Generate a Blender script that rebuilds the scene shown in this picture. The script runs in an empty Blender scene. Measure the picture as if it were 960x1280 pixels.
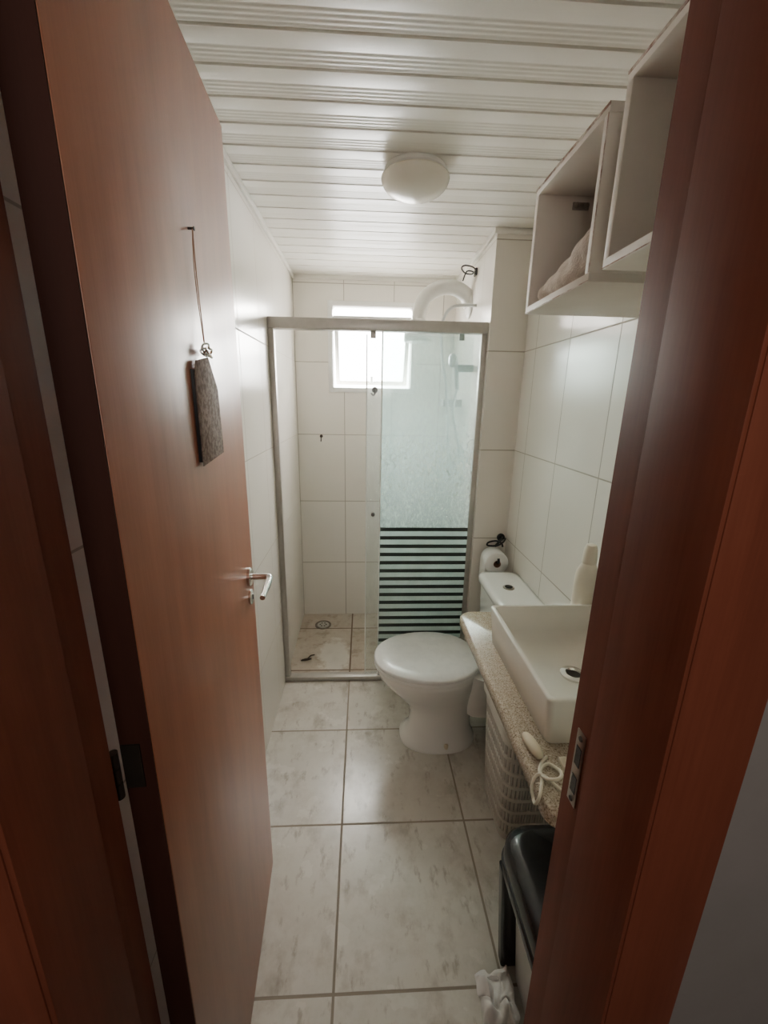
import bpy, bmesh, math, random
from mathutils import Vector, Matrix, noise
random.seed(4)
S = bpy.context.scene
C = S.collection
PI = math.pi

# ------------------------------------------------------------------ materials
def nodes(name):
    m = bpy.data.materials.new(name); m.use_nodes = True
    nt = m.node_tree; b = nt.nodes['Principled BSDF']
    return m, nt, b

def ramp(nt, fac, stops):
    r = nt.nodes.new('ShaderNodeValToRGB')
    els = r.color_ramp.elements
    while len(els) < len(stops): els.new(0.5)
    for e, (p, c) in zip(els, stops):
        e.position = p; e.color = (*c, 1)
    nt.links.new(fac, r.inputs[0])
    return r.outputs[0]

def noise_node(nt, scale, detail=4, rough=0.5, vec=None, mscale=None, dist=0.0):
    n = nt.nodes.new('ShaderNodeTexNoise')
    n.inputs['Scale'].default_value = scale; n.inputs['Detail'].default_value = detail
    n.inputs['Roughness'].default_value = rough; n.inputs['Distortion'].default_value = dist
    if vec is None:
        g = nt.nodes.new('ShaderNodeNewGeometry'); vec = g.outputs['Position']
    if mscale:
        mp = nt.nodes.new('ShaderNodeMapping'); mp.inputs['Scale'].default_value = mscale
        nt.links.new(vec, mp.inputs[0]); vec = mp.outputs[0]
    nt.links.new(vec, n.inputs['Vector'])
    return n.outputs['Fac']

def bump(nt, b, h, strength=0.3, dist=0.002):
    n = nt.nodes.new('ShaderNodeBump'); n.inputs['Strength'].default_value = strength
    n.inputs['Distance'].default_value = dist
    nt.links.new(h, n.inputs['Height']); nt.links.new(n.outputs[0], b.inputs['Normal'])

def plain(name, col, rough=0.5, metal=0.0, var=0.06, scale=12, bmp=0.0, coat=0.0, spec=0.5):
    m, nt, b = nodes(name)
    f = noise_node(nt, scale)
    lo = tuple(c*(1-var) for c in col); hi = tuple(min(1, c*(1+var)) for c in col)
    nt.links.new(ramp(nt, f, [(0.3, lo), (0.7, hi)]), b.inputs['Base Color'])
    b.inputs['Roughness'].default_value = rough; b.inputs['Metallic'].default_value = metal
    b.inputs['Coat Weight'].default_value = coat; b.inputs['Specular IOR Level'].default_value = spec
    if bmp: bump(nt, b, noise_node(nt, scale*8), bmp)
    return m

def wood(name, dark, light, rough=0.35, coat=0.2, spec=0.5):
    m, nt, b = nodes(name)
    f1 = noise_node(nt, 5, 6, 0.6, mscale=(4, 4, 0.5))
    f2 = noise_node(nt, 60, 4, 0.6, mscale=(5, 5, 0.12))
    mx = nt.nodes.new('ShaderNodeMath'); mx.operation = 'MULTIPLY_ADD'
    nt.links.new(f2, mx.inputs[0]); mx.inputs[1].default_value = 0.36
    nt.links.new(f1, mx.inputs[2])
    nt.links.new(ramp(nt, mx.outputs[0], [(0.38, dark), (0.95, light)]), b.inputs['Base Color'])
    b.inputs['Roughness'].default_value = rough; b.inputs['Specular IOR Level'].default_value = spec
    b.inputs['Coat Weight'].default_value = coat; b.inputs['Coat Roughness'].default_value = 0.28
    bump(nt, b, f2, 0.03, 0.001)
    return m

def M2(nt, op, a, b=None, c=None, clamp=False):
    n = nt.nodes.new('ShaderNodeMath'); n.operation = op; n.use_clamp = clamp
    for i, v in enumerate((a, b, c)):
        if v is None: continue
        if isinstance(v, (int, float)): n.inputs[i].default_value = v
        else: nt.links.new(v, n.inputs[i])
    return n.outputs[0]

def mixc(nt, fac, a, b):
    n = nt.nodes.new('ShaderNodeMix'); n.data_type = 'RGBA'
    nt.links.new(fac, n.inputs[0])
    for i, v in ((6, a), (7, b)):
        if isinstance(v, tuple): n.inputs[i].default_value = (*v, 1)
        else: nt.links.new(v, n.inputs[i])
    return n.outputs[2]

def tile(name, kind, su, sv, offx, offy, offv, g, grout, c1, c2, rough, dirt=None, blob=None, smudge=None):
    """kind 'wall' : u = X or Y by normal, v = Z ; kind 'floor': u = X, v = Y"""
    m, nt, b = nodes(name)
    ge = nt.nodes.new('ShaderNodeNewGeometry')
    sp = nt.nodes.new('ShaderNodeSeparateXYZ'); nt.links.new(ge.outputs['Position'], sp.inputs[0])
    X, Y, Z = sp.outputs
    if kind == 'wall':
        sn = nt.nodes.new('ShaderNodeSeparateXYZ'); nt.links.new(ge.outputs['True Normal'], sn.inputs[0])
        w = M2(nt, 'GREATER_THAN', M2(nt, 'ABSOLUTE', sn.outputs[0]), 0.5)
        ux = M2(nt, 'SUBTRACT', X, offx); uy = M2(nt, 'SUBTRACT', Y, offy)
        u = M2(nt, 'ADD', M2(nt, 'MULTIPLY', uy, w), M2(nt, 'MULTIPLY', ux, M2(nt, 'SUBTRACT', 1.0, w)))
        v = M2(nt, 'SUBTRACT', Z, offv)
    else:
        u = M2(nt, 'SUBTRACT', X, offx); v = M2(nt, 'SUBTRACT', Y, offy)
    pu = M2(nt, 'PINGPONG', u, su/2); pv = M2(nt, 'PINGPONG', v, sv/2)
    d = M2(nt, 'MINIMUM', pu, pv)
    mr = nt.nodes.new('ShaderNodeMapRange'); mr.inputs[1].default_value = g*0.5; mr.inputs[2].default_value = g*0.5+0.0012
    nt.links.new(d, mr.inputs[0]); mask = mr.outputs[0]
    wn = nt.nodes.new('ShaderNodeTexWhiteNoise'); wn.noise_dimensions = '2D'
    cb = nt.nodes.new('ShaderNodeCombineXYZ')
    nt.links.new(M2(nt, 'FLOOR', M2(nt, 'DIVIDE', u, su)), cb.inputs[0])
    nt.links.new(M2(nt, 'FLOOR', M2(nt, 'DIVIDE', v, sv)), cb.inputs[1])
    nt.links.new(cb.outputs[0], wn.inputs['Vector'])
    if kind == 'wall':
        col = ramp(nt, wn.outputs['Value'], [(0.0, c1), (1.0, c2)])
    else:
        f = noise_node(nt, 5, 5, 0.6)
        fac = M2(nt, 'ADD', M2(nt, 'MULTIPLY', f, 0.75), M2(nt, 'MULTIPLY', wn.outputs['Value'], 0.25))
        col = ramp(nt, fac, [(0.3, c1), (0.7, c2)])
    if dirt:
        dc, lo, hi, amt = dirt
        fd = noise_node(nt, 3.2, 8, 0.68)
        fe = noise_node(nt, 14, 6, 0.75)
        s = M2(nt, 'ADD', M2(nt, 'MULTIPLY', fd, 0.6), M2(nt, 'MULTIPLY', fe, 0.4))
        mr2 = nt.nodes.new('ShaderNodeMapRange'); mr2.inputs[1].default_value = lo; mr2.inputs[2].default_value = hi
        mr2.inputs[4].default_value = amt
        nt.links.new(s, mr2.inputs[0])
        col = mixc(nt, mr2.outputs[0], col, dc)
    if smudge:       # dirty scuffs and streaks
        for sc, ms, lo, hi, amt, dc in smudge:
            q = noise_node(nt, sc, 7, 0.62, mscale=ms)
            mq = nt.nodes.new('ShaderNodeMapRange'); mq.inputs[1].default_value = lo; mq.inputs[2].default_value = hi; mq.inputs[4].default_value = amt
            nt.links.new(q, mq.inputs[0]); col = mixc(nt, mq.outputs[0], col, dc)
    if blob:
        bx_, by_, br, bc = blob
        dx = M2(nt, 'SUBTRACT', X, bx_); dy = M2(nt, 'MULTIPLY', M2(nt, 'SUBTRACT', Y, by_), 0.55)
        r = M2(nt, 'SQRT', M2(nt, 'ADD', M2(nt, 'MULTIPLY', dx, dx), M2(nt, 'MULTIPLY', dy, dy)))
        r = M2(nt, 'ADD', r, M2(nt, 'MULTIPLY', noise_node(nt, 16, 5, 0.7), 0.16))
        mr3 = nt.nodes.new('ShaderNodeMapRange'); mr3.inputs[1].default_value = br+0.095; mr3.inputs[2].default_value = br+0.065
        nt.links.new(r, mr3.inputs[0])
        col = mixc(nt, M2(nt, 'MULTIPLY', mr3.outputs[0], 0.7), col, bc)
    nt.links.new(mixc(nt, mask, grout, col), b.inputs['Base Color'])
    if kind == 'wall':
        nt.links.new(M2(nt, 'ADD', rough, M2(nt, 'MULTIPLY', M2(nt, 'SUBTRACT', 1.0, mask), 0.5)), b.inputs['Roughness'])
        bump(nt, b, mask, 0.35, 0.001)
    else:
        ro = M2(nt, 'ADD', M2(nt, 'MULTIPLY', noise_node(nt, 8, 4), 0.15), rough-0.07)
        nt.links.new(M2(nt, 'ADD', ro, M2(nt, 'MULTIPLY', M2(nt, 'SUBTRACT', 1.0, mask), 0.5)), b.inputs['Roughness'])
        bump(nt, b, mask, 0.5, 0.0015)
    return m

def glassy(name, tint, haze, hz_scale=10, gloss=0.05, var=0.5, zgrad=None, dcol=(0.88, 0.94, 0.92), zs=0.5):
    """thin sheet: transparent with a diffuse/translucent haze and a weak reflection"""
    m = bpy.data.materials.new(name); m.use_nodes = True
    nt = m.node_tree; nt.nodes.clear()
    out = nt.nodes.new('ShaderNodeOutputMaterial')
    tr = nt.nodes.new('ShaderNodeBsdfTransparent'); tr.inputs[0].default_value = (*tint, 1)
    di = nt.nodes.new('ShaderNodeBsdfDiffuse'); di.inputs[0].default_value = (*dcol, 1)
    tl = nt.nodes.new('ShaderNodeBsdfTranslucent'); tl.inputs[0].default_value = (*dcol, 1)
    md = nt.nodes.new('ShaderNodeMixShader'); md.inputs[0].default_value = 0.7
    nt.links.new(di.outputs[0], md.inputs[1]); nt.links.new(tl.outputs[0], md.inputs[2])
    gl = nt.nodes.new('ShaderNodeBsdfGlossy'); gl.inputs['Roughness'].default_value = 0.08
    f = noise_node(nt, hz_scale, 8, 0.7, mscale=(1, 1, zs))
    mr = nt.nodes.new('ShaderNodeMapRange'); mr.inputs[1].default_value = 0.35; mr.inputs[2].default_value = 0.7
    mr.inputs[3].default_value = haze*(1-var); mr.inputs[4].default_value = min(1, haze*(1+var))
    nt.links.new(f, mr.inputs[0]); h = mr.outputs[0]
    if zgrad:
        ge = nt.nodes.new('ShaderNodeNewGeometry'); sp = nt.nodes.new('ShaderNodeSeparateXYZ')
        nt.links.new(ge.outputs['Position'], sp.inputs[0])
        mz = nt.nodes.new('ShaderNodeMapRange')
        mz.inputs[1].default_value, mz.inputs[2].default_value, mz.inputs[3].default_value, mz.inputs[4].default_value = zgrad
        nt.links.new(sp.outputs[2], mz.inputs[0])
        h = M2(nt, 'MULTIPLY', h, mz.outputs[0], clamp=True)
    m1 = nt.nodes.new('ShaderNodeMixShader'); nt.links.new(h, m1.inputs[0])
    nt.links.new(tr.outputs[0], m1.inputs[1]); nt.links.new(md.outputs[0], m1.inputs[2])
    m2 = nt.nodes.new('ShaderNodeMixShader'); m2.inputs[0].default_value = gloss
    nt.links.new(m1.outputs[0], m2.inputs[1]); nt.links.new(gl.outputs[0], m2.inputs[2])
    nt.links.new(m2.outputs[0], out.inputs[0])
    return m

WT = tile('white_wall_tile', 'wall', 0.30, 0.44, -0.42, 2.72, 0.40, 0.0036, (0.43, 0.39, 0.325),
          (0.835, 0.795, 0.72), (0.86, 0.82, 0.75), 0.24)
FT = tile('floor_tile', 'floor', 0.45, 0.45, -0.072, 0.72, 0, 0.006, (0.28, 0.235, 0.18),
          (0.58, 0.545, 0.48), (0.65, 0.615, 0.55), 0.25, dirt=((0.40, 0.345, 0.28), 0.47, 0.68, 0.58),
          smudge=[(7, (1.0, 0.7, 1), 0.53, 0.68, 0.62, (0.31, 0.26, 0.205)), (28, (1, 0.45, 1), 0.57, 0.68, 0.55, (0.28, 0.23, 0.18))])
SFT = tile('shower_floor_tile', 'floor', 0.45, 0.45, -0.072, 0.72, 0, 0.008, (0.18, 0.125, 0.09),
          (0.50, 0.435, 0.36), (0.58, 0.52, 0.44), 0.35, dirt=((0.33, 0.245, 0.17), 0.42, 0.66, 0.7),
          smudge=[(14, (1, 1, 1), 0.54, 0.66, 0.5, (0.26, 0.185, 0.125))],
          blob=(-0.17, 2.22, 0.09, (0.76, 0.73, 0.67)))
PVC = plain('ceiling_pvc', (0.88, 0.85, 0.775), 0.32, var=0.015, scale=4)
TRIMW = plain('white_trim', (0.84, 0.81, 0.74), 0.4, var=0.04)
PAINT = plain('hall_paint', (0.23, 0.207, 0.198), 0.7, var=0.04, bmp=0.15)
HALLF = plain('hall_floor', (0.30, 0.27, 0.23), 0.4, var=0.08)
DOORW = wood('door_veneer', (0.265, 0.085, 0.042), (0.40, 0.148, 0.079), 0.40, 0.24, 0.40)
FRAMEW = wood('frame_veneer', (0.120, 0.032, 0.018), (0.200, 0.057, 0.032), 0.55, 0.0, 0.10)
EDGEW = wood('door_edge_veneer', (0.035, 0.011, 0.008), (0.055, 0.018, 0.012), 0.6, 0.0, 0.2)
CHROME = plain('chrome', (0.75, 0.74, 0.72), 0.18, 1.0, 0.03)
DCHROME = plain('worn_steel', (0.36, 0.32, 0.28), 0.35, 1.0, 0.08)
DRAINM = plain('drain_metal', (0.20, 0.17, 0.14), 0.5, 0.4, 0.15, 40)
ALU = plain('satin_aluminium', (0.47, 0.45, 0.42), 0.42, 0.6, 0.05, 30)
BRONZE = plain('dark_bronze', (0.045, 0.035, 0.028), 0.4, 0.6)
CER = plain('white_ceramic', (0.90, 0.88, 0.83), 0.12, var=0.01, scale=5, coat=0.3)
CERS = plain('sink_ceramic', (0.88, 0.84, 0.76), 0.15, var=0.03, scale=6, coat=0.3)
WPL = plain('white_plastic', (0.86, 0.85, 0.81), 0.35, var=0.02)
SHPL = plain('shower_plastic', (0.70, 0.68, 0.63), 0.35, var=0.05)
CREAM = plain('cream_plastic', (0.62, 0.58, 0.51), 0.45, var=0.04)
CREAMD = plain('basket_slot_shade', (0.36, 0.33, 0.285), 0.6, var=0.04)  # same cream plastic darkened, shade painted into the recessed slot faces
BOTTLE = plain('bottle_plastic', (0.84, 0.78, 0.66), 0.3, var=0.02)
CORD = plain('cord_plastic', (0.76, 0.69, 0.56), 0.4, var=0.04)
BLK = plain('black_plastic', (0.018, 0.018, 0.02), 0.22, var=0.2)
GRYP = plain('grey_plastic', (0.25, 0.25, 0.25), 0.35, var=0.05)
LGRYP = plain('light_grey_plastic', (0.60, 0.58, 0.55), 0.35, var=0.05)
HOSE = plain('hose_plastic', (0.55, 0.56, 0.55), 0.3, 0.3, var=0.05)
STRIPE = plain('dark_stripe_vinyl', (0.040, 0.052, 0.047), 0.4, var=0.1)
PAPER = plain('paper', (0.88, 0.87, 0.84), 0.9, var=0.03, bmp=0.15)
WIRE = plain('black_wire', (0.012, 0.012, 0.012), 0.5)
SHWHITE = plain('niche_white', (0.80, 0.745, 0.68), 0.5, var=0.04, scale=9)
BAG = plain('thin_white_bag', (0.82, 0.78, 0.75), 0.45, var=0.04)
SOAP = plain('yellowed_soap', (0.74, 0.64, 0.47), 0.45, var=0.1)
LEAFM = plain('dead_scrap', (0.05, 0.03, 0.015), 0.7)
STRING = plain('string', (0.36, 0.19, 0.12), 0.8)

m, nt, b = nodes('niche_edge'); NEDGE = m
f = noise_node(nt, 22, 6, 0.7)
nt.links.new(ramp(nt, f, [(0.42, (0.30, 0.17, 0.12)), (0.58, (0.68, 0.60, 0.53))]), b.inputs['Base Color'])
b.inputs['Roughness'].default_value = 0.6
m, nt, b = nodes('granite'); GRAN = m
f = noise_node(nt, 270, 3, 0.65); f2 = noise_node(nt, 70, 4, 0.6)
c1 = ramp(nt, f, [(0.35, (0.20, 0.15, 0.11)), (0.43, (0.50, 0.42, 0.325)), (0.55, (0.66, 0.58, 0.47)), (0.70, (0.78, 0.72, 0.62))])
c2 = ramp(nt, f2, [(0.35, (0.76, 0.70, 0.62)), (0.65, (1, 1, 1))])
mm = nt.nodes.new('ShaderNodeMix'); mm.data_type = 'RGBA'; mm.blend_type = 'MULTIPLY'; mm.inputs[0].default_value = 0.8
nt.links.new(c1, mm.inputs[6]); nt.links.new(c2, mm.inputs[7]); nt.links.new(mm.outputs[2], b.inputs['Base Color'])
b.inputs['Roughness'].default_value = 0.2
m, nt, b = nodes('marbled_lid'); LIDM = m
nt.links.new(ramp(nt, noise_node(nt, 9, 7, 0.7), [(0.40, (0.86, 0.85, 0.82)), (0.50, (0.82, 0.81, 0.785)), (0.56, (0.87, 0.86, 0.83))]), b.inputs['Base Color'])
b.inputs['Roughness'].default_value = 0.2
m, nt, b = nodes('plush_cloth'); TOW = m
nt.links.new(ramp(nt, noise_node(nt, 40, 5), [(0.3, (0.56, 0.47, 0.41)), (0.7, (0.72, 0.63, 0.56))]), b.inputs['Base Color'])
b.inputs['Roughness'].default_value = 0.95; bump(nt, b, noise_node(nt, 220, 3), 0.8, 0.003)
m, nt, b = nodes('patterned_card'); DAM = m
nt.links.new(ramp(nt, noise_node(nt, 110, 5, 0.65), [(0.42, (0.31, 0.235, 0.19)), (0.58, (0.17, 0.12, 0.094))]), b.inputs['Base Color'])
b.inputs['Roughness'].default_value = 0.8; b.inputs['Specular IOR Level'].default_value = 0.2
m, nt, b = nodes('opal_glass'); OPAL = m
nt.links.new(ramp(nt, noise_node(nt, 10), [(0.3, (0.78, 0.74, 0.64)), (0.7, (0.84, 0.80, 0.71))]), b.inputs['Base Color'])
b.inputs['Roughness'].default_value = 0.25; b.inputs['Subsurface Weight'].default_value = 0.3
b.inputs['Subsurface Radius'].default_value = (0.05, 0.05, 0.05)

GLF = glassy('fixed_shower_glass', (0.90, 0.965, 0.955), 0.16, 90, var=0.5, zgrad=(1.60, 0.95, 0.75, 2.4), dcol=(0.76, 0.92, 0.92), zs=0.45)
GLS = glassy('sliding_shower_glass', (0.95, 0.985, 0.975), 0.06, 60, var=0.6, zs=0.35)
FROST = glassy('frosted_band', (0.9, 0.96, 0.94), 0.78, 8, var=0.1)
WGL = glassy('frosted_window_glass', (0.98, 0.99, 1.0), 0.35, 8, var=0.1, dcol=(0.95, 0.97, 1.0))

# ------------------------------------------------------------------ mesh helpers
class MB:
    def __init__(s, M=None): s.bm = bmesh.new(); s.M = M or Matrix()
    def box(s, x0, x1, y0, y1, z0, z1, R=None):
        vs = [s.bm.verts.new(Vector(p)) for p in ((x0,y0,z0),(x1,y0,z0),(x1,y1,z0),(x0,y1,z0),(x0,y0,z1),(x1,y0,z1),(x1,y1,z1),(x0,y1,z1))]
        if R:
            for v in vs: v.co = R @ v.co
        for f in ((0,3,2,1),(4,5,6,7),(0,1,5,4),(1,2,6,5),(2,3,7,6),(3,0,4,7)):
            s.bm.faces.new([vs[i] for i in f])
        return s
    def loft(s, rings, cap0=True, cap1=True, slot=None):
        rs = [[s.bm.verts.new(Vector(p)) for p in r] for r in rings]
        n = len(rs[0])
        for j, (a, b) in enumerate(zip(rs, rs[1:])):
            for i in range(n):
                f = s.bm.faces.new((a[i], a[(i+1)%n], b[(i+1)%n], b[i]))
                if slot and slot(j, i): f.material_index = 1
        if cap0: s.bm.faces.new(list(reversed(rs[0])))
        if cap1: s.bm.faces.new(rs[-1])
        return s
    def tube(s, pts, r, n=12, smooth=0):
        pts = [Vector(p) for p in pts]
        if smooth:
            q = []
            P = [pts[0]] + pts + [pts[-1]]
            for i in range(1, len(P)-2):
                p0, p1, p2, p3 = P[i-1], P[i], P[i+1], P[i+2]
                for k in range(smooth):
                    t = k/smooth
                    q.append(0.5*((2*p1)+(-p0+p2)*t+(2*p0-5*p1+4*p2-p3)*t*t+(-p0+3*p1-3*p2+p3)*t**3))
            q.append(pts[-1]); pts = q
        rr = r if isinstance(r, (list, tuple)) else [r]*len(pts)
        if len(rr) != len(pts):
            rr = [rr[min(len(rr)-1, int(i/(len(pts)-1)*(len(rr)-1)+0.5))] for i in range(len(pts))]
        rings = []; up = None
        for i, p in enumerate(pts):
            t = (pts[min(i+1, len(pts)-1)] - pts[max(i-1, 0)]).normalized()
            if up is None:
                up = t.orthogonal().normalized()
            else:
                up = (up - t*up.dot(t))
                up = up.normalized() if up.length > 1e-6 else t.orthogonal().normalized()
            sd = t.cross(up)
            rings.append([p + (up*math.cos(2*PI*k/n) + sd*math.sin(2*PI*k/n))*rr[i] for k in range(n)])
        return s.loft(rings)
    def lathe(s, c, prof, axis='Z', n=32):
        c = Vector(c); rings = []
        for r, h in prof:
            ring = []
            for k in range(n):
                a = 2*PI*k/n; u, v = r*math.cos(a), r*math.sin(a)
                o = {'Z': (u, v, h), 'X': (h, u, v), 'Y': (v, h, u)}[axis]
                ring.append(c + Vector(o))
            rings.append(ring)
        return s.loft(rings)
    def ball(s, c, r, sub=3):
        d = bmesh.ops.create_icosphere(s.bm, subdivisions=sub, radius=1.0)
        for v in d['verts']: v.co = Vector((c[0]+v.co.x*r[0], c[1]+v.co.y*r[1], c[2]+v.co.z*r[2]))
        return s
    def build(s, name, mat, parent=None, bevel=0, seg=2, angle=28, structure=False):
        bm = s.bm
        bmesh.ops.recalc_face_normals(bm, faces=bm.faces)
        if bevel:
            es = [e for e in bm.edges if len(e.link_faces) == 2 and e.calc_face_angle(0) > 0.6]
            bmesh.ops.bevel(bm, geom=es, offset=bevel, segments=seg, affect='EDGES', profile=0.5, clamp_overlap=True)
        for v in bm.verts: v.co = s.M @ v.co
        o = Vector((0, 0, 0)); p = parent
        while p is not None: o += p.location; p = p.parent
        if parent is None and not structure:
            xs = [v.co.x for v in bm.verts]; ys = [v.co.y for v in bm.verts]; zs = [v.co.z for v in bm.verts]
            o = Vector(((min(xs)+max(xs))/2, (min(ys)+max(ys))/2, min(zs)))
        for v in bm.verts: v.co -= o
        for f in bm.faces: f.smooth = True
        for e in bm.edges:
            if len(e.link_faces) != 2 or e.calc_face_angle(0) > math.radians(angle): e.smooth = False
        me = bpy.data.meshes.new(name); bm.to_mesh(me); bm.free()
        for q in (mat if isinstance(mat, (list, tuple)) else [mat]): me.materials.append(q)
        ob = bpy.data.objects.new(name, me); C.objects.link(ob)
        if parent is not None: ob.parent = parent
        else: ob.location = o
        if structure: ob['kind'] = 'structure'
        return ob

def thing(name, loc, label, cat, group=None, structure=False):
    o = bpy.data.objects.new(name, None); C.objects.link(o); o.location = loc; o.empty_display_size = 0.05
    o['label'] = label; o['category'] = cat
    if group: o['group'] = group
    if structure: o['kind'] = 'structure'
    return o
def tag(o, label, cat, group=None):
    o['label'] = label; o['category'] = cat
    if group: o['group'] = group
    return o
def sup(cx, cy, z, rx, ry, e=2.0, n=48, egg=0.0, rot=0.0):
    out = []
    for k in range(n):
        a = 2*PI*k/n; c, s_ = math.cos(a), math.sin(a)
        x = math.copysign(abs(c)**(2/e), c); y = math.copysign(abs(s_)**(2/e), s_)
        y *= (1 + egg*x)
        X, Y = rx*x, ry*y
        out.append((cx + X*math.cos(rot) - Y*math.sin(rot), cy + X*math.sin(rot) + Y*math.cos(rot), z))
    return out
def rrect(cx, cy, z, rx, ry, r, cs=8, es=1, rib=0.0, rot=0.0, sh=0):
    """rounded rectangle, es points per straight side; rib > 0 corrugates the outline"""
    pts = []
    corners = [(rx-r, ry-r, 0), (-(rx-r), ry-r, PI/2), (-(rx-r), -(ry-r), PI), (rx-r, -(ry-r), 1.5*PI)]
    for i, (x, y, a0) in enumerate(corners):
        for k in range(cs+1):
            a = a0 + k/cs*PI/2
            pts.append((x+r*math.cos(a), y+r*math.sin(a), math.cos(a), math.sin(a)))
        nx, ny, na = corners[(i+1) % 4]
        a = a0+PI/2
        sx, sy = x+r*math.cos(a), y+r*math.sin(a); ex, ey = nx+r*math.cos(a), ny+r*math.sin(a)
        for k in range(1, es):
            q = k/es; pts.append((sx+(ex-sx)*q, sy+(ey-sy)*q, math.cos(a), math.sin(a)))
    out = []
    for k, (x, y, nx, ny) in enumerate(pts):
        d = rib if ((k+sh) % 4) in (1, 2) else 0
        x -= nx*d; y -= ny*d
        out.append((cx + x*math.cos(rot) - y*math.sin(rot), cy + x*math.sin(rot) + y*math.cos(rot), z))
    return out
def st(name, x0, x1, y0, y1, z0, z1, mat, bevel=0):
    return MB().box(x0, x1, y0, y1, z0, z1).build(name, mat, None, bevel, structure=True)

# ------------------------------------------------------------------ room shell
XL, XR, XC = -0.42, 0.72, 0.555
YB, YC, YS = 2.72, 1.95, 1.99
ZC = 2.20
st('floor', XL-0.1, XR+0.1, 0.26, 1.97, -0.1, 0.0, FT)
st('floor_shower', XL-0.1, XR+0.1, 1.97, YB+0.12, -0.1, 0.0, SFT)
st('wall_left', XL-0.1, XL, 0.34, YB+0.12, 0, ZC+0.05, WT)
st('wall_right', XR, XR+0.1, 0.34, YB+0.12, 0, ZC+0.05, WT)
st('wall_column', XC, XR, YC, YB, 0, ZC, WT)
wx0, wx1, wz0, wz1 = -0.205, 0.31, 1.555, 2.055
MB().box(XL, wx0, YB, YB+0.12, 0, ZC+0.05).box(wx1, XR, YB, YB+0.12, 0, ZC+0.05)\
    .box(wx0, wx1, YB, YB+0.12, 0, wz0).box(wx0, wx1, YB, YB+0.12, wz1, ZC+0.05).build('wall_back', WT, structure=True)
DX0, DX1 = -0.318, 0.28     # rough opening
def front(name, xa, xb, ya, yb, top, mat):
    MB().box(xa, DX0, ya, yb, 0, top).box(DX1, xb, ya, yb, 0, top).box(DX0, DX1, ya, yb, 2.13, top).build(name, mat, structure=True)
front('wall_front', XL, XR, 0.34, 0.40, ZC+0.05, WT)
front('wall_hall_front', -0.95, 1.0, 0.28, 0.34, 2.5, PAINT)
# PVC boards 10 cm wide: deep open seam, one flat half and one finely ribbed half
prof = [(0.40, ZC+0.03), (0.40, ZC)]
y = 0.44
while y < YB - 0.005:
    prof += [(y-0.0040, ZC), (y-0.0022, ZC+0.010), (y+0.0032, ZC+0.010), (y+0.0050, ZC)]
    for k in range(4):
        q = y + 0.050 + k*0.0125
        if q < YB - 0.01: prof += [(q-0.0030, ZC), (q, ZC+0.0008), (q+0.0030, ZC)]
    y += 0.10
prof += [(YB, ZC), (YB, ZC+0.03)]
mb = MB()
mb.loft([[(XL, a, b_) for a, b_ in prof], [(XR, a, b_) for a, b_ in prof]])
mb.build('ceiling', PVC, structure=True, angle=30)
st('trim_2', XL, XL+0.012, 0.40, YB, ZC-0.022, ZC, TRIMW, 0.003)
st('trim_3', XL+0.012, XC-0.012, YB-0.012, YB, ZC-0.022, ZC, TRIMW, 0.003)
st('trim_4', XC-0.012, XC, YC, YB, ZC-0.022, ZC, TRIMW, 0.003)
st('trim_5', XC-0.012, XR-0.012, YC-0.012, YC, ZC-0.022, ZC, TRIMW, 0.003)
st('trim_6', XR-0.012, XR, 0.40, YC, ZC-0.022, ZC, TRIMW, 0.003)
# hall behind the camera
st('floor_hall', -0.95, 1.0, -1.3, 0.26, -0.1, 0.0, HALLF)
st('wall_hall_left', -1.05, -0.95, -1.3, 0.34, 0, 2.5, PAINT)
st('wall_hall_right', 1.0, 1.1, -1.3, 0.34, 0, 2.5, PAINT)
st('wall_hall_back', -1.05, 1.1, -1.4, -1.3, 0, 2.5, PAINT)
st('ceiling_hall', -1.05, 1.1, -1.4, 0.34, 2.5, 2.6, TRIMW)

# door frame
fr = thing('trim_1', (0, 0.34, 0), 'dark red brown wooden door frame around the doorway', 'door frame', structure=True)
LXL, LXR = -0.288, 0.25
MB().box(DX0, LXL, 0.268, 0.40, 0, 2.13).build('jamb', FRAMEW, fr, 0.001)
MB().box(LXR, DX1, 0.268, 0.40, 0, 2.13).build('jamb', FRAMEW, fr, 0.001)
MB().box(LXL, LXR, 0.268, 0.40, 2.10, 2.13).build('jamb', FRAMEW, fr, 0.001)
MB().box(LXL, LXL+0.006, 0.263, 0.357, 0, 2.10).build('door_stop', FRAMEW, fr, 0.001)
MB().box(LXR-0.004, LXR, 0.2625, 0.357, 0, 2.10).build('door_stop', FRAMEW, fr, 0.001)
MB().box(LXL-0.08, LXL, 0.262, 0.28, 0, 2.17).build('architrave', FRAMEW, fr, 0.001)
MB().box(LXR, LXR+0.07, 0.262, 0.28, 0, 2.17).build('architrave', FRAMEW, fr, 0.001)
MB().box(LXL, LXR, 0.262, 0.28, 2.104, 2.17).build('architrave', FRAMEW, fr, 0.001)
sp = MB().box(LXR-0.0015, LXR, 0.368, 0.385, 1.04, 1.14).build('strike_plate', DCHROME, fr, 0.0005)
MB().box(LXR-0.0022, LXR-0.0014, 0.371, 0.381, 1.095, 1.120).build('latch_hole', BLK, sp)
MB().box(LXR-0.0022, LXR-0.0014, 0.371, 0.381, 1.057, 1.080).build('latch_hole', BLK, sp)
for zz in (1.047, 1.132): MB().lathe((LXR-0.0016, 0.376, zz), [(0.0035, 0.0), (0.003, -0.0012)], 'X', 12).build('screw', BRONZE, sp)

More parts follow.
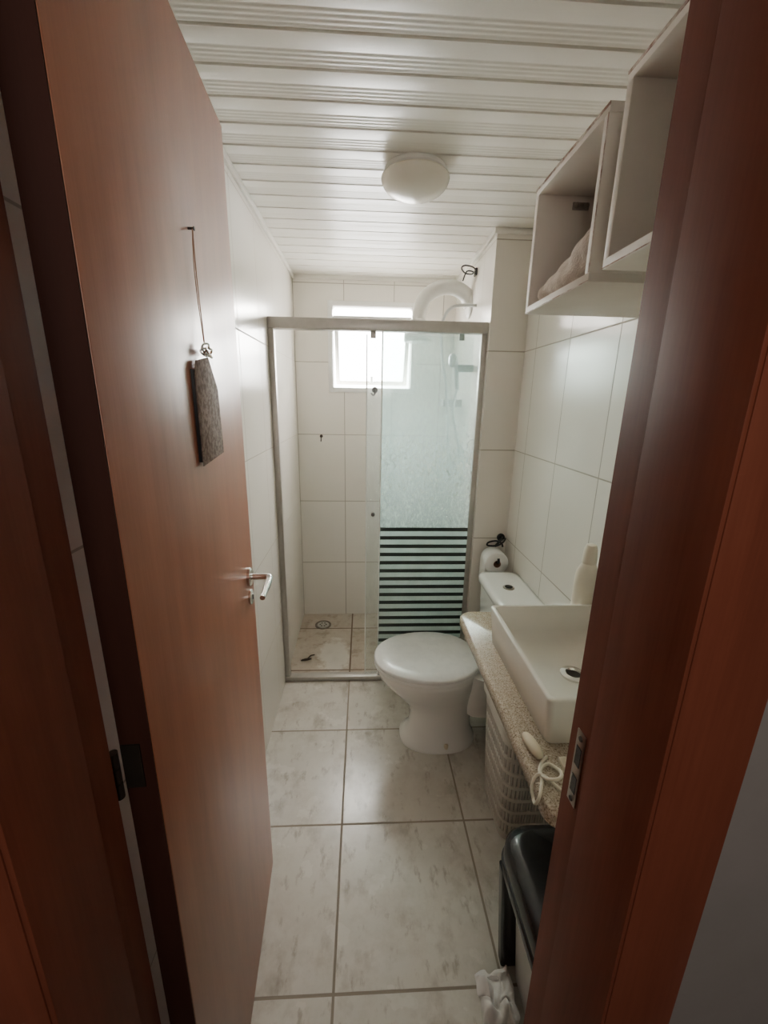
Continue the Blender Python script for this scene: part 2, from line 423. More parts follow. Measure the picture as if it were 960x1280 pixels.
# door leaf
P0 = Vector((-0.256, 0.428, 0)); P1 = Vector((-0.294, 1.045, 0))
t = (P1-P0).normalized(); LEN = (P1-P0).length; n_ = Vector((t.y, -t.x, 0))
DM = Matrix(((t.x, n_.x, 0, P0.x), (t.y, n_.y, 0, P0.y), (0, 0, 1, 0), (0, 0, 0, 1)))
door = thing('door_1', (P0.x, P0.y, 0), 'reddish brown flush wooden door standing open at left', 'door', structure=True)
TH = 0.038
MB(DM).box(0.001, LEN-0.001, -TH, 0, 0.008, 2.038).build('leaf', DOORW, door, 0.0015)
MB(DM).box(-0.001, 0.001, -TH+0.001, -0.001, 0.009, 2.037).build('leaf_edge', EDGEW, door)
for hz in (0.25, 1.06, 1.84):
    hg = MB(DM)
    hg.box(-0.003, -0.001, -TH+0.002, -0.014, hz-0.032, hz+0.032)
    for k in range(3): hg.lathe(DM.inverted() @ Vector((-0.294, 0.412, hz-0.033+k*0.0225)), [(0.0055, 0), (0.0055, 0.021)], 'Z', 14)
    hg.build('hinge', BRONZE, door, 0)
HA = LEN - 0.055
hd = MB(DM)
hd.lathe((HA, 0, 1.06), [(0.024, 0.0), (0.024, 0.006), (0.020, 0.009)], 'Y', 28)
hdl = hd.build('door_handle', CHROME, door)
MB(DM).tube([(HA, 0.008, 1.06), (HA, 0.04, 1.06), (HA-0.006, 0.052, 1.06), (HA-0.03, 0.055, 1.058), (HA-0.105, 0.052, 1.052)], [0.008, 0.008, 0.009, 0.008, 0.0065], 14, 5).build('lever', CHROME, hdl)
kr = MB(DM); kr.lathe((HA, 0, 1.005), [(0.020, 0.0), (0.020, 0.005), (0.016, 0.008)], 'Y', 24)
kro = kr.build('key_rose', CHROME, door)
MB(DM).box(HA-0.002, HA+0.002, 0.007, 0.009, 0.998, 1.012).build('keyhole', BLK, kro)

# ------------------------------------------------------------------ plaque hanging on the door
an = 0.330
pc = DM @ Vector((an, 0, 1.38))
hang = thing('hanging_plaque', pc, 'small brown plaque hanging by a string from the open door', 'plaque')
MB(DM).lathe((an, 0, 1.755), [(0.002, 0.0), (0.002, 0.008), (0.0035, 0.009), (0.003, 0.010)], 'Y', 12).build('nail', BRONZE, hang)
MB(DM).tube([(an, 0.007, 1.757), (an+0.002, 0.006, 1.70), (an+0.004, 0.007, 1.64), (an+0.006, 0.008, 1.585)], 0.0009, 8, 4).build('string', STRING, hang)
MB(DM).tube([(an-0.001, 0.007, 1.757), (an-0.003, 0.005, 1.70), (an-0.001, 0.006, 1.64), (an+0.004, 0.008, 1.585)], 0.0008, 8, 4).build('string', STRING, hang)
for (da, dz, rr) in ((0.0, 1.578, 0.009), (0.016, 1.573, 0.007), (-0.012, 1.572, 0.006)):
    pts = [(an+0.004+da+rr*math.cos(q*PI/8), 0.010+0.004*math.sin(q*PI/5), dz+rr*math.sin(q*PI/8)) for q in range(17)]
    MB(DM).tube(pts, 0.0018, 8).build('metal_ring', CHROME, hang)
pl = MB(DM)
outline = [(an-0.056, 1.535), (an-0.046, 1.556), (an+0.015, 1.566), (an+0.052, 1.515), (an+0.058, 1.398), (an-0.056, 1.388)]
pl.loft([[(a, 0.006+0.05*max(0, a-an+0.02), z) for a, z in outline], [(a, 0.0078+0.05*max(0, a-an+0.02), z) for a, z in outline]])
pl.build('card', DAM, hang, 0.0004)
e = MB(DM); e.box(an-0.058, an-0.004, 0.001, 0.0058, 1.395, 1.542)
e.build('dark_backing', BLK, hang)

# ------------------------------------------------------------------ window
win = thing('window_1', ((wx0+wx1)/2, YB+0.05, wz0), 'small white top-hung bathroom window above the shower', 'window', structure=True)
def frame_mb(x0, x1, y0, y1, z0, z1, w, R=None, mb=None):
    mb = mb or MB()
    mb.box(x0, x0+w, y0, y1, z0, z1, R).box(x1-w, x1, y0, y1, z0, z1, R)
    mb.box(x0+w, x1-w, y0, y1, z0, z0+w, R).box(x0+w, x1-w, y0, y1, z1-w, z1, R)
    return mb
ALW = plain('window_aluminium', (0.55, 0.54, 0.51), 0.4, var=0.03)
frame_mb(wx0-0.012, wx1+0.012, YB-0.008, YB+0.0, wz0-0.012, wz1+0.012, 0.028).build('window_frame', WPL, win, 0.002)
frame_mb(wx0, wx1, YB+0.0, YB+0.09, wz0, wz1, 0.018).box(wx0+0.018, wx1-0.018, YB+0.02, YB+0.06, 1.965, 1.99).build('window_lining', ALW, win, 0.001)
R = Matrix.Translation((0, YB+0.055, 1.975)) @ Matrix.Rotation(math.radians(20), 4, 'X') @ Matrix.Translation((0, -(YB+0.055), -1.975))
sash = frame_mb(wx0+0.022, wx1-0.022, YB+0.040, YB+0.068, wz0+0.02, 1.963, 0.026, R).build('sash', ALW, win, 0.002)
MB().box(wx0+0.044, wx1-0.044, YB+0.053, YB+0.057, wz0+0.042, 1.941, R).build('pane', WGL, sash)
MB().box(0.04, 0.065, YB+0.02, YB+0.05, wz0+0.03, wz0+0.045, R).box(0.045, 0.06, YB+0.012, YB+0.022, wz0+0.03, wz0+0.085, R).build('latch', ALW, sash, 0.002)

# ------------------------------------------------------------------ shower enclosure
sh = thing('shower_enclosure', (0.07, YS, 0), 'glass shower enclosure with aluminium frame and dark horizontal stripes', 'shower screen')
zr0, zr1 = 1.795, 1.842
MB().box(XL, XC, YS-0.022, YS+0.03, zr0, zr1).build('top_rail', ALU, sh, 0.004)
MB().box(XL, XL+0.026, YS-0.014, YS+0.020, 0.028, zr0).build('side_post', ALU, sh, 0.003)
MB().box(XC-0.026, XC, YS-0.014, YS+0.020, 0.028, zr0).build('side_post', ALU, sh, 0.003)
MB().box(XL, XC, YS-0.018, YS+0.026, 0.0, 0.028).build('bottom_track', ALU, sh, 0.004)
gx0, gx1 = 0.085, XC-0.024
fp = MB().box(gx0, gx1, YS-0.010, YS-0.004, 0.026, zr0+0.004).build('fixed_panel', GLF, sh)
st_ = MB(); fz = MB()
z = 0.885
while z > 0.10:
    st_.box(gx0+0.002, gx1-0.002, YS-0.0125, YS-0.0105, z-0.019, z)
    fz.box(gx0+0.002, gx1-0.002, YS-0.0122, YS-0.0108, z-0.0445, z-0.0195)
    z -= 0.0447
st_.build('dark_stripes', STRIPE, fp)
fz.build('frosted_stripes', FROST, fp)
MB().tube([(gx0-0.001, YS-0.007, 0.03), (gx0-0.001, YS-0.007, zr0)], 0.0035, 8).build('glass_edge', WPL, fp)
slp = MB().box(0.015, 0.50, YS+0.006, YS+0.012, 0.03, zr0-0.012).build('sliding_panel', GLS, sh)
for xx in (0.03, 0.43):
    MB().box(xx, xx+0.025, YS+0.002, YS+0.016, zr0-0.028, zr0).build('roller_clamp', ALU, slp, 0.002)
MB().lathe((0.048, YS+0.006, 0.955), [(0.008, 0), (0.008, -0.012), (0.012, -0.016), (0.012, -0.026), (0.009, -0.03)], 'Y', 20).build('knob', CHROME, slp)
MB().tube([(0.0145, YS+0.009, 0.03), (0.0145, YS+0.009, zr0-0.012)], 0.003, 8).build('glass_edge', WPL, slp)

# hooks
hk = MB(); hk.lathe((0.052, YS+0.006, 1.545), [(0.014, 0), (0.012, -0.004), (0.004, -0.008)], 'Y', 18)
hk.tube([(0.052, YS-0.001, 1.545), (0.052, YS-0.006, 1.53), (0.045, YS-0.012, 1.52), (0.035, YS-0.010, 1.53)], 0.003, 8, 4)
tag(hk.build('suction_hook', GRYP), 'small grey suction hook on the upper shower glass', 'hook')
hk = MB(); hk.lathe((-0.27, YB, 1.27), [(0.010, 0), (0.010, -0.004), (0.004, -0.006), (0.004, -0.02), (0.008, -0.024)], 'Y', 16)
hk.tube([(-0.27, YB-0.012, 1.27), (-0.27, YB-0.022, 1.262), (-0.27, YB-0.03, 1.24), (-0.27, YB-0.04, 1.245)], 0.003, 8, 4)
tag(hk.build('wall_hook', BRONZE), 'tiny dark metal hook on the back shower wall', 'hook')

# electric shower
es = thing('electric_shower', (XC, 2.35, 2.02), 'white electric shower with curved arm high on the column wall', 'shower head')
MB().tube([(XC, 2.35, 1.985), (0.53, 2.35, 2.035), (0.46, 2.35, 2.068), (0.38, 2.35, 2.060), (0.315, 2.35, 2.015), (0.290, 2.35, 1.95), (0.285, 2.35, 1.90)], 0.036, 24, 6).build('arm', SHPL, es)
MB().lathe((0.285, 2.35, 1.80), [(0.070, 0.0), (0.075, 0.012), (0.072, 0.04), (0.055, 0.08), (0.040, 0.110)], 'Z', 32).build('shower_rose', SHPL, es)
MB().lathe((XC+0.002, 2.35, 1.98), [(0.058, 0), (0.058, -0.010), (0.045, -0.018)], 'X', 28).build('wall_flange', SHPL, es)
MB().tube([(XC, 2.26, 2.125), (0.53, 2.25, 2.138), (0.49, 2.24, 2.140), (0.475, 2.24, 2.128), (0.495, 2.25, 2.110), (0.53, 2.26, 2.108), (0.54, 2.27, 2.122), (0.51, 2.28, 2.125), (0.50, 2.31, 2.09)], 0.0035, 8, 5).build('wires', WIRE, es)
MB().box(0.545, XC, 2.24, 2.28, 2.10, 2.135).build('junction', BLK, es, 0.004)
HY = 2.20
hs = thing('hand_shower', (XC, HY, 1.70), 'grey hand shower and hose hanging behind the shower glass', 'hand shower')
MB().lathe((0.43, HY, 1.70), [(0.020, 0), (0.034, 0.010), (0.032, 0.028), (0.014, 0.04)], 'X', 24).tube([(0.46, HY, 1.70), (0.47, HY, 1.66), (0.48, HY, 1.56)], [0.014, 0.012, 0.011], 12).build('sprayer', GRYP, hs)
MB().box(0.475, XC, HY-0.015, HY+0.015, 1.645, 1.68).build('holder', GRYP, hs, 0.004)
MB().tube([(0.48, HY, 1.57), (0.465, HY, 1.46), (0.49, HY, 1.34), (0.515, HY, 1.24), (0.49, HY, 1.16), (0.455, HY, 1.22), (0.44, HY, 1.40), (0.42, HY, 1.58), (0.39, HY, 1.74), (0.39, HY+0.01, 1.88), (0.44, HY+0.02, 1.95), (XC, HY+0.02, 1.96)], 0.008, 10, 8).build('hose', HOSE, hs)
va = thing('shower_valve', (XC, 2.30, 1.08), 'grey shower tap on the column wall behind the glass', 'tap')
MB().lathe((XC+0.003, 2.30, 1.08), [(0.034, 0), (0.034, -0.009), (0.016, -0.014), (0.016, -0.062)], 'X', 24).build('body', CHROME, va)
MB().lathe((XC-0.06, 2.30, 1.08), [(0.028, 0), (0.030, -0.01), (0.026, -0.032)], 'X', 6).build('knob', GRYP, va, 0.002)
sd = MB(); sd.box(0.45, XC, 2.40, 2.52, 1.47, 1.484); sd.box(0.45, 0.457, 2.40, 2.52, 1.484, 1.51); sd.box(0.457, XC, 2.40, 2.407, 1.484, 1.51); sd.box(0.457, XC, 2.513, 2.52, 1.484, 1.51)
tag(sd.build('soap_shelf', GRYP, None, 0.001), 'small grey soap shelf on the column wall inside the shower', 'shelf')

# floor drain and scrap
dr = thing('floor_drain', (-0.27, 2.565, 0), 'round dirty metal drain in the shower floor', 'drain')
MB().lathe((-0.27, 2.565, 0), [(0.055, 0.0), (0.055, 0.004), (0.047, 0.005), (0.046, 0.001)], 'Z', 36).build('ring', DRAINM, dr)
g = MB(); g.lathe((-0.27, 2.565, 0), [(0.040, 0.0), (0.040, 0.004), (0.038, 0.0045)], 'Z', 32)
gco = g.build('cover', ALU, dr)
g = MB()
for k in range(6):
    a = k*PI/3; g.box(-0.27+0.02*math.cos(a)-0.004, -0.27+0.02*math.cos(a)+0.004, 2.565+0.02*math.sin(a)-0.004, 2.565+0.02*math.sin(a)+0.004, 0.0045, 0.0052)
g.build('drain_holes', BLK, gco)
lf = MB(); lf.loft([sup(-0.335, 2.17, 0.001, 0.032, 0.010, 1.6, 16, rot=0.3), sup(-0.335, 2.17, 0.006, 0.028, 0.008, 1.6, 16, rot=0.3)])
lf.tube([(-0.33, 2.17, 0.003), (-0.31, 2.20, 0.01), (-0.29, 2.215, 0.004)], 0.003, 6)
tag(lf.build('wet_scrap', LEAFM), 'small dark wet scrap lying on the shower floor', 'scrap')

# ------------------------------------------------------------------ ceiling light
cl = thing('ceiling_light', (0.16, 1.53, ZC), 'round opal glass ceiling light on white slatted ceiling', 'ceiling light')
MB().lathe((0.16, 1.53, ZC), [(0.094, 0.002), (0.098, -0.004), (0.098, -0.012), (0.090, -0.018)], 'Z', 48).build('base', WPL, cl)
pr = [(0.098, -0.019), (0.106, -0.021), (0.108, -0.026)]
for k in range(1, 12):
    a = k/11*PI/2; pr.append((max(0.002, 0.107*math.cos(a)), -0.026-0.054*math.sin(a)))
MB().lathe((0.16, 1.53, ZC), pr, 'Z', 48).build('glass_shade', OPAL, cl)

# ------------------------------------------------------------------ toilet
TY = 1.585
to = thing('toilet', (0.40, TY, 0), 'white ceramic toilet with closed white lid beside the striped shower', 'toilet')
rings = [sup(0.345, TY, 0.0, 0.172, 0.118, 2.3), sup(0.345, TY, 0.018, 0.172, 0.118, 2.3), sup(0.35, TY, 0.032, 0.158, 0.106, 2.3),
         sup(0.355, TY, 0.08, 0.140, 0.094, 2.2), sup(0.355, TY, 0.15, 0.138, 0.092, 2.1), sup(0.345, TY, 0.20, 0.152, 0.105, 2.0, egg=0.05),
         sup(0.32, TY, 0.26, 0.184, 0.132, 2.0, egg=0.06), sup(0.295, TY, 0.32, 0.212, 0.160, 2.0, egg=0.08), sup(0.285, TY, 0.36, 0.222, 0.174, 2.0, egg=0.08),
         sup(0.283, TY, 0.382, 0.224, 0.176, 2.0, egg=0.08), sup(0.283, TY, 0.388, 0.216, 0.168, 2.0, egg=0.08)]
MB().loft(rings).build('bowl', CER, to, angle=60)
MB().loft([sup(0.56, TY, 0.16, 0.10, 0.085, 4), sup(0.565, TY, 0.25, 0.13, 0.10, 4), sup(0.58, TY, 0.34, 0.135, 0.125, 4), sup(0.585, TY, 0.384, 0.132, 0.14, 4)]).build('tank_shelf', CER, to, angle=60)
MB().loft([sup(0.28, TY, 0.389, 0.222, 0.180, 2.15, egg=0.07), sup(0.28, TY, 0.393, 0.228, 0.185, 2.15, egg=0.07), sup(0.28, TY, 0.403, 0.228, 0.185, 2.15, egg=0.07), sup(0.28, TY, 0.406, 0.224, 0.181, 2.15, egg=0.07)]).build('seat', WPL, to, angle=60)
lid = [sup(0.28, TY, 0.4075, 0.222, 0.180, 2.15, egg=0.07), sup(0.28, TY, 0.411, 0.229, 0.187, 2.15, egg=0.07), sup(0.28, TY, 0.420, 0.229, 0.187, 2.15, egg=0.07)]
for k in range(1, 7):
    q = k/6; lid.append(sup(0.28, TY, 0.420+0.010*(1-(1-q)**2), 0.229*(1-q*0.98), 0.187*(1-q*0.98), 2.15, egg=0.07*(1-q)) if k > 1 else sup(0.28, TY, 0.4255, 0.222, 0.180, 2.15, egg=0.07))
MB().loft(lid).build('lid', LIDM, to, angle=60)
for s in (-1, 1):
    MB().lathe((0.497, TY+s*0.075, 0.386), [(0.014, 0), (0.014, 0.018), (0.008, 0.026)], 'Z', 20).build('lid_hinge', WPL, to)
    MB().lathe((0.37, TY+s*0.105, 0.03), [(0.010, -0.012), (0.010, 0.006), (0.006, 0.012)], 'Z', 16).build('bolt_cap', SOAP, to)
tk = MB(); tk.loft([rrect(0.627, TY, 0.385, 0.070, 0.150, 0.035), rrect(0.627, TY, 0.40, 0.078, 0.162, 0.035), rrect(0.629, TY, 0.70, 0.086, 0.176, 0.035)])
tk.build('tank', CER, to, angle=50)
tl_ = MB(); tl_.loft([rrect(0.625, TY, 0.701, 0.089, 0.181, 0.04), rrect(0.625, TY, 0.706, 0.0935, 0.186, 0.042), rrect(0.625, TY, 0.728, 0.0935, 0.186, 0.042), rrect(0.625, TY, 0.737, 0.088, 0.180, 0.038), rrect(0.625, TY, 0.741, 0.07, 0.16, 0.03)])
tlo = tl_.build('tank_lid', CER, to, angle=50)
MB().lathe((0.618, TY, 0.740), [(0.024, 0), (0.024, 0.004), (0.018, 0.006)], 'Z', 28).build('button_ring', DCHROME, tlo)
MB().lathe((0.618, TY, 0.744), [(0.016, 0), (0.016, 0.004), (0.013, 0.005)], 'Z', 24).build('flush_button', BLK, tlo)
MB().tube([(0.60, TY+0.165, 0.42), (0.60, TY+0.23, 0.38), (0.64, TY+0.27, 0.28), (XR, TY+0.27, 0.25)], 0.007, 10, 6).build('supply_hose', CREAM, to)

# toilet paper
tp = MB()
tp.tube([(0.690, YC, 0.845), (0.690, YC-0.03, 0.85), (0.670, YC-0.04, 0.83), (0.655, YC-0.028, 0.80), (0.642, YC-0.02, 0.765), (0.642, YC-0.14, 0.762), (0.642, YC-0.142, 0.785)], 0.006, 10, 4)
tp.tube([(0.700, YC-0.004, 0.84), (0.702, YC-0.04, 0.85), (0.685, YC-0.06, 0.838), (0.660, YC-0.06, 0.822), (0.625, YC-0.055, 0.818), (0.610, YC-0.05, 0.822), (0.622, YC-0.04, 0.832), (0.66, YC-0.03, 0.835), (0.692, YC-0.02, 0.82), (0.70, YC-0.02, 0.80)], 0.0045, 8, 5)
tp.lathe((0.692, YC, 0.845), [(0.020, 0.0), (0.020, -0.006), (0.014, -0.012)], 'Y', 18)
tag(tp.build('toilet_paper_holder', BLK), 'black looped toilet paper holder on the column wall above the tank', 'paper holder')
tr_ = thing('toilet_paper_roll', (0.642, YC-0.08, 0.72), 'white toilet paper roll on the black holder above the tank', 'toilet paper')
rl = MB()
ring = lambda r, y: [(0.642+r*math.cos(2*PI*k/36), y, 0.752+r*math.sin(2*PI*k/36)) for k in range(36)]
rl.loft([ring(0.018, YC-0.03), ring(0.050, YC-0.03), ring(0.056, YC-0.037), ring(0.057, YC-0.120), ring(0.051, YC-0.130), ring(0.018, YC-0.13), ring(0.018, YC-0.03)], False, False)
rl.build('paper', PAPER, tr_, angle=60)
cr = MB(); cr.loft([ring(0.0178, YC-0.03), ring(0.0178, YC-0.1305), ring(0.0165, YC-0.1305), ring(0.0165, YC-0.03)], False, False)
cr.build('core', STRING, tr_)
MB().box(0.585, 0.588, YC-0.125, YC-0.035, 0.65, 0.752).build('loose_sheet', PAPER, tr_)

# ------------------------------------------------------------------ counter, basin
ct = MB()
def slab(z, ins=0.0):
    pts = []
    x0, x1, y0, y1, r = 0.33+ins, XR, 0.545+ins, 1.28-ins, 0.035
    for k in range(7):
        a = PI + k/6*PI/2; pts.append((x0+r+r*math.cos(a), y0+r+r*math.sin(a), z))
    pts += [(x1, y0, z), (x1, y1, z)]
    for k in range(7):
        a = PI/2 + k/6*PI/2; pts.append((x0+r+r*math.cos(a), y1-r+r*math.sin(a), z))
    return pts
ct.loft([slab(0.762, 0.006), slab(0.768), slab(0.793), slab(0.8, 0.006)])
ctr = thing('granite_countertop', (0.53, 0.91, 0.762), 'beige speckled granite countertop under the white basin', 'countertop')
ct.build('slab', GRAN, ctr, angle=50)
for yy in (0.70, 1.20):
    MB().box(0.40, XR, yy-0.015, yy+0.015, 0.742, 0.762).box(XR-0.02, XR, yy-0.015, yy+0.015, 0.56, 0.742).build('bracket', WPL, ctr, 0.002)

bs = thing('wash_basin', (0.54, 0.895, 0.80), 'rectangular white ceramic vessel basin on the granite countertop', 'sink')
bx, by = 0.542, 0.895
b_ = MB()
b_.loft([rrect(bx, by, 0.8005, 0.150, 0.190, 0.012), rrect(bx, by, 0.806, 0.154, 0.194, 0.014), rrect(bx, by, 0.915, 0.165, 0.205, 0.014), rrect(bx, by, 0.9185, 0.1635, 0.2035, 0.013), rrect(bx, by, 0.92, 0.161, 0.201, 0.012),
         rrect(bx, by, 0.92, 0.154, 0.194, 0.012), rrect(bx, by, 0.9165, 0.1515, 0.1915, 0.013), rrect(bx, by, 0.845, 0.143, 0.183, 0.022), rrect(bx, by, 0.834, 0.133, 0.173, 0.028), rrect(bx, by, 0.829, 0.11, 0.15, 0.03), rrect(bx, by, 0.825, 0.02, 0.02, 0.019)])
b_.build('basin', CERS, bs, angle=50)
MB().lathe((bx, by, 0.825), [(0.032, 0.0), (0.032, 0.006), (0.020, 0.008), (0.018, 0.002)], 'Z', 32).build('drain_ring', CHROME, bs)
MB().lathe((bx, by, 0.826), [(0.0175, 0.0), (0.0175, 0.002)], 'Z', 24).build('drain_hole', BRONZE, bs)
tag(MB().tube([(bx, by, 0.761), (bx, by, 0.62), (bx, by+0.03, 0.56), (bx+0.06, by+0.03, 0.55), (bx+0.10, by+0.03, 0.60), (XR, by+0.03, 0.60)], 0.018, 14, 5).build('drain_pipe', WPL), 'white plastic drain pipe under the granite countertop', 'pipe')

bt = thing('soap_bottle', (0.684, 1.140, 0.80), 'cream plastic bottle on the counter behind the basin', 'bottle')
MB().lathe((0.684, 1.140, 0.80), [(0.031, 0), (0.034, 0.006), (0.034, 0.185), (0.031, 0.208), (0.022, 0.228), (0.018, 0.235)], 'Z', 32).build('body', BOTTLE, bt)
MB().lathe((0.684, 1.140, 1.035), [(0.020, 0), (0.021, 0.004), (0.019, 0.045), (0.014, 0.058), (0.006, 0.062)], 'Z', 24).build('cap', BOTTLE, bt)

# small things at the near end of the counter
so = MB(); so.loft([sup(0.357, 0.695, 0.801, 0.010, 0.030, 2.6, 24, rot=0.15), sup(0.356, 0.695, 0.806, 0.013, 0.034, 2.6, 24, rot=0.15), sup(0.356, 0.695, 0.812, 0.012, 0.032, 2.6, 24, rot=0.15), sup(0.356, 0.695, 0.816, 0.007, 0.026, 2.6, 24, rot=0.15)])
tag(so.build('soap_bar', SOAP, angle=60), 'pale yellowed soap bar on the counter against the basin', 'soap')
cord = thing('plastic_cord', (0.39, 0.62, 0.80), 'tangled cream plastic cord on the counter edge by the door jamb', 'cord')
MB().tube([(0.376, 0.668, 0.804), (0.360, 0.655, 0.804), (0.346, 0.632, 0.805), (0.352, 0.610, 0.812), (0.372, 0.606, 0.818), (0.384, 0.626, 0.812), (0.372, 0.650, 0.805),
           (0.352, 0.640, 0.804), (0.342, 0.612, 0.804), (0.330, 0.590, 0.800), (0.322, 0.585, 0.785), (0.324, 0.600, 0.776), (0.328, 0.620, 0.790), (0.345, 0.625, 0.808), (0.375, 0.590, 0.804), (0.402, 0.592, 0.804), (0.408, 0.615, 0.804), (0.404, 0.640, 0.804)], 0.0032, 10, 6).build('cord_loops', CORD, cord)
MB().box(0.395, 0.413, 0.636, 0.662, 0.801, 0.812).build('plug', CORD, cord, 0.003)

# ------------------------------------------------------------------ slotted basket under the counter
bk = thing('laundry_basket', (0.585, 1.225, 0), 'beige slotted plastic basket under the counter beside the toilet', 'basket')
def br(z, s, rib=0.0, sh_=0): return rrect(0.582, 1.205, z, 0.118*s, 0.150*s, 0.055*s, 20, 44, rib, 0.0, sh_)
rs = [br(0.0, 0.78), br(0.012, 0.80)]
def sc(z): return 0.80 + 0.185*(z-0.012)/0.463
bands = set()
for q in range(7):
    za = 0.035 + q*0.056; zb = za + 0.042
    bands.add(len(rs)+1)
    rs += [br(za, sc(za)), br(za+0.001, sc(za), 0.005), br(zb-0.001, sc(zb), 0.005), br(zb, sc(zb))]
rs += [br(0.475, 0.985), br(0.475, 0.93), br(0.03, 0.72), br(0.02, 0.3)]
bo = MB(); bo.loft(rs, slot=lambda j, i: j in bands and i % 4 == 1)
bo.build('body', [CREAM, CREAMD], bk, angle=22)
rm = MB(); rm.loft([br(0.466, 0.99), br(0.455, 1.05), br(0.490, 1.06), br(0.497, 1.03), br(0.492, 0.965), br(0.470, 0.95), br(0.466, 0.99)], False, False)
rm.build('rim', CREAM, bk, angle=50)

# bin
bi = thing('pedal_bin', (0.51, 0.66, 0), 'black lidded bin with pale grey body by the doorway', 'bin')
def bb(z, h_, cx=0.525): return rrect(cx, 0.655, z, h_, h_, h_*0.42, 12)
MB().loft([bb(0.0, 0.108), bb(0.012, 0.112), bb(0.33, 0.136), bb(0.352, 0.138)]).build('body', LGRYP, bi, angle=50)
MB().loft([bb(0.350, 0.140, 0.520), bb(0.352, 0.154, 0.510), bb(0.392, 0.158, 0.507), bb(0.398, 0.154, 0.508)]).build('rim', BLK, bi, angle=50)
MB().loft([bb(0.398, 0.148, 0.510), bb(0.402, 0.155, 0.508), bb(0.436, 0.154, 0.508), bb(0.452, 0.144, 0.509), bb(0.460, 0.126, 0.511), bb(0.464, 0.09, 0.513), bb(0.465, 0.03, 0.515)]).build('lid', BLK, bi, angle=60)
for yy in (0.772, 0.540):
    MB().loft([rrect(0.408, yy, 0.0, 0.024, 0.014, 0.006, 4), rrect(0.396, yy, 0.17, 0.026, 0.014, 0.006, 4), rrect(0.392, yy, 0.351, 0.036, 0.016, 0.006, 4)]).build('side_bar', BLK, bi, angle=50)
# crumpled bag: a thin folded sheet
G = 36; bg = MB(); grid = []
for i in range(G):
    row = []
    for k in range(G):
        u, v = i/(G-1), k/(G-1)
        p = Vector((u*3, v*3, 0))
        fold = abs(noise.noise(p*0.9+Vector((5, 1, 0)))) + 0.35*abs(noise.noise(p*2.0))
        x = 0.308 + 0.083*u + 0.012*noise.noise(p*1.2+Vector((9, 0, 0)))
        yv = 0.635 + 0.110*v + 0.018*noise.noise(p*1.1)
        edge = min(u, v, 1-u, 1-v)
        h_ = 0.003 + min(1, edge*4)*(0.010 + 0.045*fold) + 0.018*u
        row.append(bg.bm.verts.new(Vector((x, yv, h_))))
    grid.append(row)
for i in range(G-1):
    for k in range(G-1): bg.bm.faces.new((grid[i][k], grid[i+1][k], grid[i+1][k+1], grid[i][k+1]))
bgo = tag(bg.build('crumpled_bag', BAG, angle=60), 'crumpled flat white plastic bag on the floor by the black-lidded bin', 'bag')
so_ = bgo.modifiers.new('thick', 'SOLIDIFY'); so_.thickness = 0.0015

# ------------------------------------------------------------------ wall niches
def niche(loc, label, H):
    o = thing('wall_shelf', loc, label, 'shelf', 'white box shelves on the right wall')
    x0, x1 = 0.42, XR; y0, y1 = loc[1]-0.157, loc[1]+0.157; z0 = loc[2]; z1 = z0 + H; t_ = 0.016
    MB().box(x0, x1, y0, y1, z0, z0+t_).build('bottom_board', SHWHITE, o, 0.0008)
    MB().box(x0, x1, y0, y1, z1-t_, z1).build('top_board', SHWHITE, o, 0.0008)
    MB().box(x0, x1, y0, y0+t_, z0+t_, z1-t_).build('side_board', SHWHITE, o, 0.0008)
    MB().box(x0, x1, y1-t_, y1, z0+t_, z1-t_).build('side_board', SHWHITE, o, 0.0008)
    MB().box(x1-0.006, x1, y0+t_, y1-t_, z0+t_, z1-t_).build('back_board', SHWHITE, o)
    MB().box(x0-0.0012, x0, y0, y1, z0+0.001, z0+0.0025).box(x0-0.0012, x0, y0, y1, z1-0.005, z1-0.0005).box(x0-0.0012, x0, y0+0.001, y0+0.003, z0+t_, z1-t_).build('worn_edge', NEDGE, o)
    bk_ = MB().box(x0+0.085, x0+0.125, y1-t_-0.004, y1-t_, z1-0.046, z1-0.030)
    for xx in (x0+0.093, x0+0.117): bk_.lathe((xx, y1-t_-0.004, z1-0.038), [(0.006, 0), (0.006, -0.006), (0.003, -0.010)], 'Y', 12)
    bk_.build('hanging_bracket', DCHROME, o, 0.001)
    return o
niche((0.57, 1.003, 1.722), 'white box shelf holding a beige cloth on the right wall', 0.279)
niche((0.57, 0.643, 1.729), 'empty white box shelf nearest the door on the right wall', 0.283)
tw = MB()
for c, r in (((0.452, 1.100, 1.760), (0.026, 0.036, 0.022)), ((0.468, 1.060, 1.768), (0.040, 0.055, 0.030)), ((0.485, 1.01, 1.780), (0.052, 0.065, 0.042)), ((0.492, 0.955, 1.795), (0.058, 0.060, 0.054)),
             ((0.452, 1.00, 1.762), (0.026, 0.09, 0.024)), ((0.485, 0.920, 1.805), (0.050, 0.046, 0.050)), ((0.56, 1.00, 1.780), (0.07, 0.09, 0.040))):
    tw.ball(c, r)
for v in tw.bm.verts: v.co.z = max(v.co.z, 1.7385)
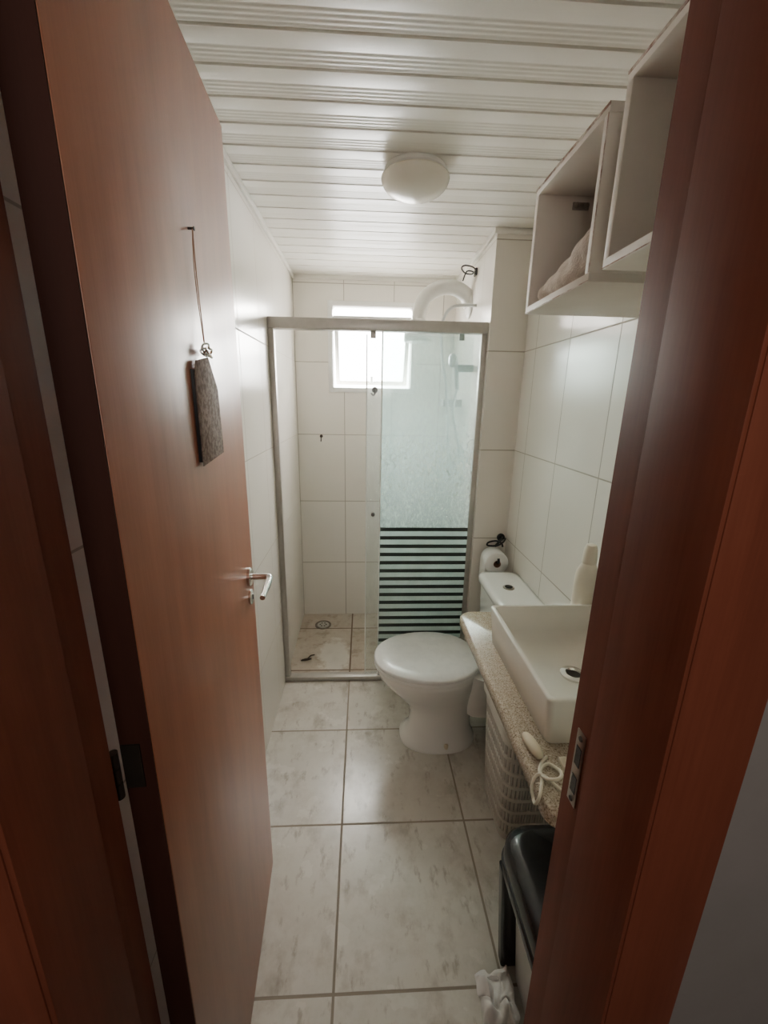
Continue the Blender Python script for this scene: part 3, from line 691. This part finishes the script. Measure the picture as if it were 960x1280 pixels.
two = tag(tw.build('plush_cloth', TOW, angle=180), 'rumpled beige plush cloth lying inside the box shelf', 'cloth')
rmod = two.modifiers.new('remesh', 'REMESH'); rmod.mode = 'VOXEL'; rmod.voxel_size = 0.004; rmod.use_smooth_shade = True
smod = two.modifiers.new('smooth', 'SMOOTH'); smod.factor = 0.65; smod.iterations = 18

# ------------------------------------------------------------------ camera and light
f_px, pitch, yaw, roll = 518.0, math.radians(15.1), math.radians(3.0), 0.018
F = Vector((math.sin(yaw)*math.cos(pitch), math.cos(yaw)*math.cos(pitch), -math.sin(pitch)))
R0 = Vector((math.cos(yaw), -math.sin(yaw), 0)); U0 = R0.cross(F)
U = U0*math.cos(roll) - R0*math.sin(roll); Rr = R0*math.cos(roll) + U0*math.sin(roll)
cd = bpy.data.cameras.new('camera'); cam = bpy.data.objects.new('camera', cd); C.objects.link(cam)
cd.sensor_fit = 'VERTICAL'; cd.sensor_height = 36; cd.sensor_width = 27; cd.lens = f_px/1280*36; cd.clip_start = 0.01
cam.matrix_world = Matrix(((Rr.x, U.x, -F.x, 0), (Rr.y, U.y, -F.y, 0), (Rr.z, U.z, -F.z, 1.5), (0, 0, 0, 1)))
S.camera = cam

w = bpy.data.worlds.new('sky'); S.world = w; w.use_nodes = True
bg = w.node_tree.nodes['Background']; bg.inputs[0].default_value = (1.0, 0.98, 0.95, 1); bg.inputs[1].default_value = 26.0
def area(name, loc, rot, sx, sy, power, col):
    l = bpy.data.lights.new(name, 'AREA'); l.shape = 'RECTANGLE'; l.size = sx; l.size_y = sy; l.energy = power; l.color = col
    o = bpy.data.objects.new(name, l); C.objects.link(o); o.location = loc; o.rotation_euler = rot
    return o
area('daylight', (0.05, 3.6, 2.5), (math.radians(-62), 0, 0), 1.4, 1.4, 820, (1.0, 0.95, 0.87))
area('hall_fill', (0.0, -0.9, 1.9), (math.radians(84), 0, 0), 0.7, 0.7, 8.5, (1.0, 0.92, 0.83))  # unseen fill light added behind the camera to brighten the room through the doorway
